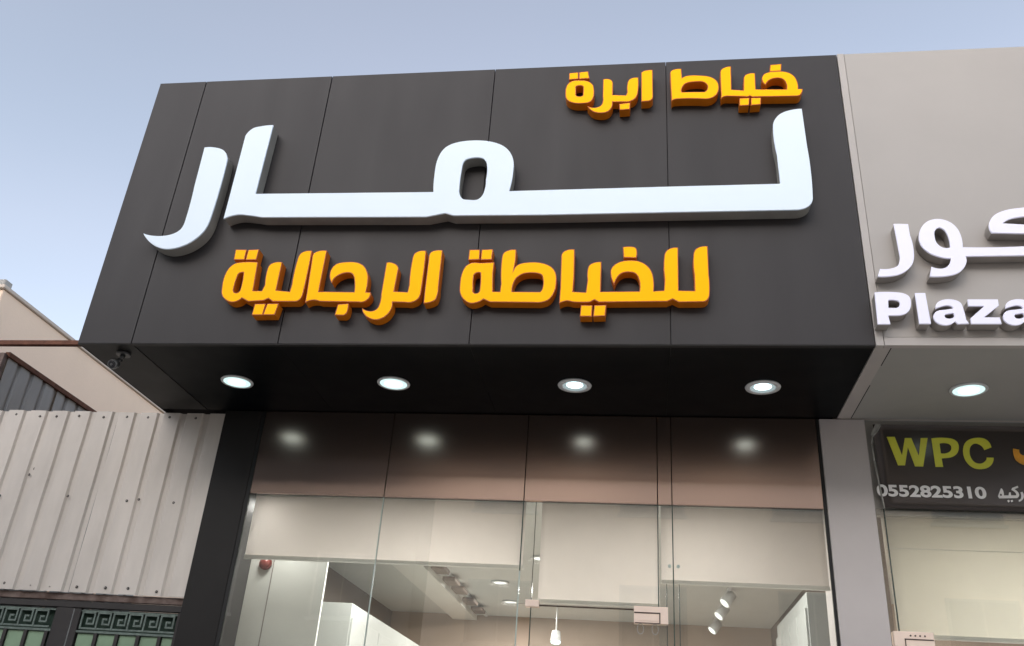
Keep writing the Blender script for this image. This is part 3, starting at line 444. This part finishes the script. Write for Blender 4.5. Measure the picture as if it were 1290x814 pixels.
box('interior_back_wall', (5.74, 5.0, .15), (10.6, 5.2, 3.5), M_ITAN, nb)
box('interior_floor', (5.74, D + .02, .02), (10.6, 7.2, .15), M_FLOOR, nb)
b4 = blind(5.668, 8.0, 2.60, 'cream roller blind in the shop on the right, under the banner', D + .10)
for c in b4.children:
    if c.name.startswith('fabric'): c.data.materials[0] = translucent(mat('cream_blind_fabric', (.68, .66, .58), .8, 0, .3, var=.03, vscale=2, bump=.05, bscale=400), .35, (.70, .68, .60))
del b4['group']
bm = bmesh.new(); bm_box(bm, (5.67, D + .094, 3.20), (8.0, D + .0985, 3.206)); obj('fabric_seam', bm, M_RAIL, b4)

# banner
ban = thing('vinyl_banner', 'dark printed vinyl banner with yellow-green letters and a phone number, on the right shop', 'banner', (6.8, D - .02, 3.455))
bm = bmesh.new(); n = 40; V_ = []
ZB0, ZB1 = 3.458, 4.086
rows = 14
for j in range(rows + 1):
    row = []
    for i in range(n + 1):
        u_ = i / n; v_ = j / rows; x = 5.648 + (8.6 - 5.648) * u_; z = ZB0 + (ZB1 - ZB0) * v_
        y = D - .020 + .004 * sin(5.5 * x + 1.4 * z * 3) * (1 - abs(2 * v_ - 1)) * .6
        row.append(bm.verts.new((x, y, z)))
    V_.append(row)
for j in range(rows):
    for i in range(n): f = bm.faces.new((V_[j][i], V_[j][i + 1], V_[j + 1][i + 1], V_[j + 1][i])); f.smooth = True
bmesh.ops.solidify(bm, geom=list(bm.faces), thickness=-.001)
obj('vinyl_sheet', bm, M_BAN, ban)
bm = bmesh.new()
bm_tube(bm, [(5.70, D - .026, 4.08), (5.672, D - .03, 4.03), (5.632, D - .03, 3.985), (5.622, D - .028, 3.93), (5.626, D - .028, 3.80), (5.640, D - .026, 3.62), (5.655, D - .026, 3.452)], .006, 8)
obj('hem_cord', bm, M_BFOLD, ban)
bm = bmesh.new()
pl = [(5.636, 3.99), (5.70, 4.084), (5.665, 4.084), (5.622, 4.0)]
bm_prism(bm, pl, 1, D - .031, D - .0275); obj('folded_corner', bm, M_BFOLD, ban)
def printed(key, m, name='printed_letter'):
    for l in GLYPHS[key]:
        o = obj(name, plate(l, D - .0262, D - .0252), [m, m], ban); centre(o)
printed('wpc', M_PYEL); printed('ban_orange', M_PORG); printed('ban_white', M_PWHT)
cu = bpy.data.curves.new('digits', 'FONT'); cu.body = '0552825310'; cu.size = .121; cu.offset = .0042; cu.extrude = .0004; cu.space_character = 1.0
ob = bpy.data.objects.new('digits', cu); COL.objects.link(ob); bpy.context.view_layer.update()
me = bpy.data.meshes.new_from_object(ob.evaluated_get(bpy.context.evaluated_depsgraph_get())); bpy.data.objects.remove(ob)
bm = bmesh.new(); bm.from_mesh(me); xs = [v.co.x for v in bm.verts]; ys = [v.co.y for v in bm.verts]
sx = (6.350 - 5.618) / (max(xs) - min(xs)); sy = .087 / (max(ys) - min(ys))
for v in bm.verts: v.co = Vector((5.618 + (v.co.x - min(xs)) * sx, D - .0257 - v.co.z, 3.5405 + (v.co.y - min(ys)) * sy))
obj('phone_number', bm, M_PWHT, ban)

# ------------------------------------------------------------------ inside the shop
sm = thing('alarm_beacon', 'round red alarm beacon seen through the glass below the left blind', 'alarm', (.843, 1.99, 3.04))
bm = bmesh.new(); bm_cyl(bm, (.843, 1.998, 3.055), (.843, 1.972, 3.055), .052, n=28); obj('base_plate', bm, M_RED, sm)
bm = bmesh.new(); bmesh.ops.create_uvsphere(bm, u_segments=20, v_segments=12, radius=.042); bmesh.ops.scale(bm, verts=bm.verts, vec=(1, .7, 1)); bmesh.ops.translate(bm, verts=bm.verts, vec=(.843, 1.968, 3.055))
for f in bm.faces: f.smooth = True
obj('lens_dome', bm, mat('beacon_lens', (.25, .06, .05), .2, 0, .6), sm)
def cabinet(x0, x1, y0, y1, z1, label, doorside):
    t = thing('wall_cabinet', label, 'cabinet', ((x0 + x1) / 2, (y0 + y1) / 2, .15))
    bm = bmesh.new(); bm_box(bm, (x0, y0, .152), (x1, y1, z1)); obj('carcass', bm, M_CAB, t, .004)
    nd = 4; xd = x1 if doorside > 0 else x0
    for k in range(nd):
        a = y0 + (y1 - y0) * k / nd + .01; b = y0 + (y1 - y0) * (k + 1) / nd - .01
        d_ = box('cabinet_door', (xd, a, .2), (xd + doorside * .018, b, z1 - .12), M_CAB, t, .003)
        box('handle', (xd + doorside * .019, b - .06, 1.3), (xd + doorside * .04, b - .045, 1.6), M_STEEL, d_)
    return t
cabinet(.605, 1.44, 2.62, 6.2, 2.87, 'tall white cabinet along the left inner wall', 1)
cabinet(5.24, 5.595, 2.2, 3.9, 3.045, 'tall white cabinet inside at the right end of the glass front', -1)
def ilight(x, y, z, label, power=20, r=.09):
    t = thing('ceiling_spot', label, 'ceiling light', (x, y, z), 'round lights in the shop ceiling')
    bm = bmesh.new(); bm_lathe(bm, (x, y, z), [(r * .8, 0), (r * 1.1, -.002), (r * 1.15, -.012), (r * .85, -.014), (r * .8, 0)], 28); obj('trim_ring', bm, M_TRIM, t)
    bm = bmesh.new(); bm_lathe(bm, (x, y, z), [(.001, -.008), (r * .4, -.008), (r * .84, -.008)], 24); obj('diffuser', bm, M_ILAMP, t)
    ld = bpy.data.lights.new('ceiling_lamp', 'AREA'); ld.shape = 'DISK'; ld.size = .25; ld.energy = power; ld.color = (1, .965, .93)
    lo = bpy.data.objects.new('lamp_light', ld); COL.objects.link(lo); lo.parent = t; lo.location = (0, 0, -.03)
    return t
ilight(2.42, 4.67, 3.499, 'nearer round ceiling light seen below the left blind')
ilight(2.38, 5.85, 3.499, 'farther round ceiling light seen below the left blind')
ilight(3.0, 3.4, 3.499, 'round ceiling light nearest the middle of the shop, behind the blinds')
ilight(1.0, 1.70, 3.499, 'added unseen round light that brightens the white pier at the left', 3)  # added fill lamp, out of view, for the front of the pier
ilight(1.9, 2.3, 3.499, 'added unseen round light brightening the left blind from behind', 14)  # this and the next three are added, unseen, to brighten the blinds
ilight(2.55, 2.15, 3.499, 'added unseen round light brightening the right end of the left blind', 14)
ilight(3.75, 2.25, 3.499, 'added unseen round light brightening the middle blind from behind', 10)
ilight(4.45, 2.1, 3.499, 'added unseen round light brightening the right blind from behind', 10)
ilight(6.6, 2.6, 3.499, 'added unseen round light brightening the cream blind of the right shop', 80)  # added lamp that lifts the neighbour's blind, no fitting seen there
ilight(3.6, 4.9, 3.499, 'added unseen round light for the middle of the shop, hidden above the glass door')  # added lamp kept out of sight to light the room
def track(x, y0, y1, ys, mh, label, boxy):
    t = thing('track_light', label, 'track light', (x, y0, 3.5))
    box('track', (x - .018, y0, 3.47), (x + .018, y1, 3.498), M_TRIM, t)
    for y in ys:
        if boxy:
            bm = bmesh.new(); bm_box(bm, (x - .07, y - .15, 3.42), (x + .07, y + .15, 3.465)); h = obj('lamp_head', bm, mh, t, .006)
        else:
            a = Vector((x, y, 3.40)); d_ = Vector((-.55, -.2, -.6)).normalized()
            bm = bmesh.new(); bm_cyl(bm, a - d_ * .07, a + d_ * .07, .05, .062, n=20); h = obj('lamp_head', bm, mh, t)
            bm = bmesh.new(); bm_cyl(bm, (x, y, 3.468), (x, y, 3.41), .012, n=10); obj('stem', bm, M_TRIM, h)
            bm = bmesh.new(); bm_cyl(bm, a + d_ * .071, a + d_ * .073, .05, n=20); obj('lens', bm, M_ILAMP, h)
    return t
track(4.86, 3.9, 6.9, [4.55, 5.35, 6.4], M_TRIM, 'track of white cylinder spotlights on the ceiling, right of the door', False)
track(1.92, 3.7, 6.9, [3.85, 4.45, 4.95, 5.65, 6.25], M_IBR, 'ceiling track with dark box lamps, left of the door', True)
t = thing('pendant_spot', 'single bright spotlight hanging from the ceiling behind the glass door', 'spotlight', (2.95, 5.9, 3.5))
bm = bmesh.new(); bm_cyl(bm, (2.95, 5.9, 3.498), (2.95, 5.9, 3.17), .008, n=8); obj('rod', bm, M_TRIM, t)
bm = bmesh.new(); bm_cyl(bm, (2.95, 5.9, 3.18), (2.95, 5.87, 3.06), .05, .065, n=20); h = obj('lamp_head', bm, M_TRIM, t)
bm = bmesh.new(); bm_cyl(bm, (2.95, 5.87, 3.059), (2.95, 5.868, 3.053), .057, n=20); obj('lens', bm, M_LAMP, h)
# ------------------------------------------------------------------ cream corrugated fence over the gate
YF = D + .012
fence = thing('corrugated_fence', 'cream corrugated metal sheeting fixed above the iron gate, left of the shop', 'fence', (-1.2, YF, 0))
def corrugated(x0, pitch, n, z0, z1, y, depth=.019, groove=.038, slope=.014, along=0, yo=0):
    """sheet with recessed vertical grooves; along=0 runs in X facing -Y, along=1 runs in Y facing +X"""
    prof = []
    for k in range(n):
        a = x0 + k * pitch
        prof += [(a + groove / 2 + slope, 0), (a + pitch - groove / 2 - slope, 0), (a + pitch - groove / 2, depth), (a + pitch + groove / 2, depth)]
    prof = [(x0, 0)] + prof[1:-1] if False else prof
    bm = bmesh.new(); R_ = []
    nz_ = 12
    for (u_, d_) in prof:
        col_ = []
        for j in range(nz_ + 1):
            z = z0 + (z1 - z0) * j / nz_; wob = .003 * sin(3.1 * u_ + 2.2 * z + yo) + .0018 * sin(17 * u_ + 9 * z + 2 * yo)
            p = (u_, y + d_ + wob, z) if along == 0 else (y - d_ - wob, u_, z)
            col_.append(bm.verts.new(p))
        R_.append(col_)
    for i in range(len(R_) - 1):
        for j in range(nz_): bm.faces.new((R_[i][j], R_[i + 1][j], R_[i + 1][j + 1], R_[i][j + 1]))
    bmesh.ops.recalc_face_normals(bm, faces=bm.faces)
    bmesh.ops.solidify(bm, geom=list(bm.faces), thickness=.0012)
    return bm
P = .2035; X0 = .403 - P * 13
rib = [X0 + P * k for k in range(14)]      # groove centres, last at x = .383
for s in range(3):
    k0 = -1 + s * 5
    bm = corrugated(X0 + P * k0, P, 5, 2.637, 4.11 + (.004 if s % 2 else -.003), YF - (.0016 if s % 2 else 0), yo=s)
    if s == 2: pass
    obj('metal_sheet', bm, M_SHEET, fence)
bm = bmesh.new(); bm_box(bm, (.426, YF + .012, 2.637), (.566, YF + .0135, 4.112)); obj('metal_sheet', bm, M_SHEET, fence)
sc0 = None
def screw(x, z):
    global sc0
    if sc0 is None:
        bm = bmesh.new(); bm_cyl(bm, (0, 0, 0), (0, -.0035, 0), .0105, n=10, mi=1); bm_cyl(bm, (0, -.0035, 0), (0, -.009, 0), .0055, n=6)
        sc0 = obj('screw', bm, [M_WFR, M_RUBB]); o = sc0
    else:
        o = sc0.copy(); COL.objects.link(o)
    o.parent = fence; o.location = Vector((x, YF - .0015, z)) - Vector(fence.location)
for k in range(13):
    r0 = rib[k] + P * .5
    screw(r0 + random.uniform(-.03, .03), 4.068 + random.uniform(-.008, .008)); screw(r0 + random.uniform(-.035, .035), 2.675 + random.uniform(-.01, .01))
for x in (-1.22, -.62, -.10, .0, .30): screw(x, 3.37 + random.uniform(-.02, .02))
screw(-1.02, 3.55)
bm = bmesh.new(); bm_cyl(bm, (-.985, YF - .004, 3.60), (-.985, YF - .001, 3.60), .014, n=10); obj('drilled_hole', bm, M_GAP, fence)
bm = bmesh.new(); bm_box(bm, (-4, YF + .028, 2.583), (.564, YF + .07, 2.634)); obj('bottom_rail', bm, M_RUST2, fence, .004)
bm = bmesh.new(); bm_box(bm, (-4, YF + .03, 4.02), (.564, YF + .07, 4.07)); obj('top_rail', bm, M_RUST2, fence, .004)

# ------------------------------------------------------------------ iron gate with meander band
gate = thing('iron_gate', 'dark iron gate with a meander band above green panes, under the corrugated sheeting', 'gate', (-.6, D + .06, 0))
YG = D + .06
def leaf(x0, x1, pitch_k, nk, xk0, pitch_p, xp0, np_):
    box('frame_stile', (x0 - .055, YG, .1), (x0, YG + .05, 2.53), M_GATE, gate, .004)
    box('frame_stile', (x1, YG, .1), (x1 + .055, YG + .05, 2.53), M_GATE, gate, .004)
    box('back_sheet', (x0, YG + .045, .1), (x1, YG + .05, 2.53), M_GDRK, gate)
    box('edge_strip', (x0 + .003, YG + .006, 2.508), (x1 - .003, YG + .02, 2.520), M_KEY, gate)
    # meander unit made of flat bar
    h = .115; w_ = pitch_k; b = .013; zb = 2.388
    for k in range(nk):
        a = xk0 + k * w_
        if a < x0 or a + w_ * .9 > x1 + .02: continue
        bm = bmesh.new()
        segs = [((0, 0), (0, h)), ((0, h), (w_ * .78, h)), ((w_ * .78, h), (w_ * .78, h * .30)), ((w_ * .78, h * .30), (w_ * .36, h * .30)), ((w_ * .36, h * .30), (w_ * .36, h * .62)), ((w_ * .36, h * .62), (w_ * .56, h * .62)), ((0, 0), (w_, 0))]
        for q, ((ax, az), (bx, bz)) in enumerate(segs):
            e = .0004 * q
            bm_box(bm, (a + min(ax, bx) - b / 2, YG + .006 + e, zb + min(az, bz) - b / 2), (a + max(ax, bx) + b / 2, YG + .016 + e, zb + max(az, bz) + b / 2))
        obj('meander', bm, M_KEY, gate)
    for k in range(np_):
        a = xp0 + k * pitch_p; e0 = max(a, x0); e1 = min(a + pitch_p - .034, x1)
        if e1 - e0 < .02: continue
        box('pane', (e0, YG + .022, .4), (e1, YG + .03, 2.352), M_GPAN, gate, .002)
        box('glazing_bar', (e1 + .004, YG + .005, .4), (min(e1 + .030, x1 - .002), YG + .02, 2.356), M_GATE, gate)
    box('cross_rail', (x0, YG + .004, 2.356), (x1, YG + .018, 2.372), M_KEY, gate)
leaf(-.265, .52, .128, 6, -.245, .171, -.255, 5)
leaf(-2.2, -.475, .128, 13, -2.17, .171, -2.2, 11)
box('head_frame', (-4, YG - .01, 2.532), (.564, YG + .05, 2.578), M_GATE, gate, .003)
box('centre_cover', (-.46, YG - .006, .1), (-.325, YG - .001, 2.531), M_GATE, gate, .002)

# ------------------------------------------------------------------ shed with rusty trim, behind the fence
XSH = -1.93; ZSH = 4.80
shed = thing('metal_shed', 'grey corrugated shed with a rusty edge trim behind the cream sheeting', 'shed', (XSH, 3, 0))
for s in range(4):
    bm = corrugated(1.64 + s * 4 * .2, .2, 4, .1, ZSH - .005 + s * .001, XSH - .002 * (s % 2), along=1, yo=s); obj('side_sheet', bm, M_GSHEET, shed)
for s in range(4):
    bm = corrugated(XSH - .05 - (s + 1) * .8, .2, 4, .1, ZSH + .01, 1.62 + .002 * (s % 2), yo=s); obj('front_sheet', bm, M_SHEET, shed)
box('corner_post', (XSH - .045, 1.60, .1), (XSH + .006, 1.645, ZSH + .015), M_RUST2, shed)
box('edge_trim', (XSH - .03, 1.646, ZSH - .004), (XSH + .022, 5.2, ZSH + .044), M_RUST, shed, .003)
box('roof_sheet', (XSH - 3.4, 1.65, ZSH + .0), (XSH - .035, 5.2, ZSH + .02), M_GSHEET, shed)
bm = bmesh.new(); bm_box(bm, (-8, 1.575, 4.888), (.25, 1.625, 4.935)); tag(centre(obj('steel_beam', bm, M_RUST, None, .004)), 'thin rusty steel beam running level into the corner of the dark sign box', 'beam')

# ------------------------------------------------------------------ beige building beyond
bb = thing('beige_building', 'plain beige rendered building rising behind the shed on the left', 'building', (-5.5, 7, 0))
box('wall', (-9, 3.0, 0), (-3.44, 12, 6.30), M_BEIGE, bb, .01)
box('coping', (-9.04, 2.96, 6.302), (-3.41, 12.04, 6.345), M_COPE, bb, .005)
box('corner_cap', (-3.56, 2.97, 6.347), (-3.43, 3.10, 6.42), M_KERB, bb, .008)

# ------------------------------------------------------------------ buildings across the street (seen in the glass)
def far_building(x0, x1, y0, y1, h, m, label, cols, rows_, wm=M_WGL):
    t = thing('street_building', label, 'building', ((x0 + x1) / 2, (y0 + y1) / 2, 0))
    box('wall', (x0, y0, 0), (x1, y1, h), m, t, .01)
    box('parapet', (x0 - .06, y0 - .06, h + .002), (x1 + .06, y1 + .06, h + .14), m, t)
    cw = (x1 - x0) / cols; fh = h / rows_
    for r_ in range(rows_):
        for c in range(cols):
            a = x0 + cw * (c + .3); b = x0 + cw * (c + .7); za = r_ * fh + fh * .35; zb_ = r_ * fh + fh * .78
            f_ = box('window', (a - .06, y1 - .02, za - .06), (b + .06, y1 + .03, zb_ + .06), M_WFR, t)
            for q in range(2):
                xa = a + (b - a) * q / 2 + .02; xb = a + (b - a) * (q + 1) / 2 - .02
                box('pane', (xa, y1 + .031, za), (xb, y1 + .036, zb_), wm, f_)
            box('sill', (a - .12, y1 + .0, za - .14), (b + .12, y1 + .10, za - .062), M_KERB, f_)
    return t
far_building(-1.6, 14, -27, -15.5, 10.2, M_OPP, 'tan rendered building across the street, reflected in the shop glass', 4, 3)
far_building(-26, -2.2, -28, -16.5, 11.5, M_OPD, 'dark building across the street, reflected at the left of the glass', 6, 3)
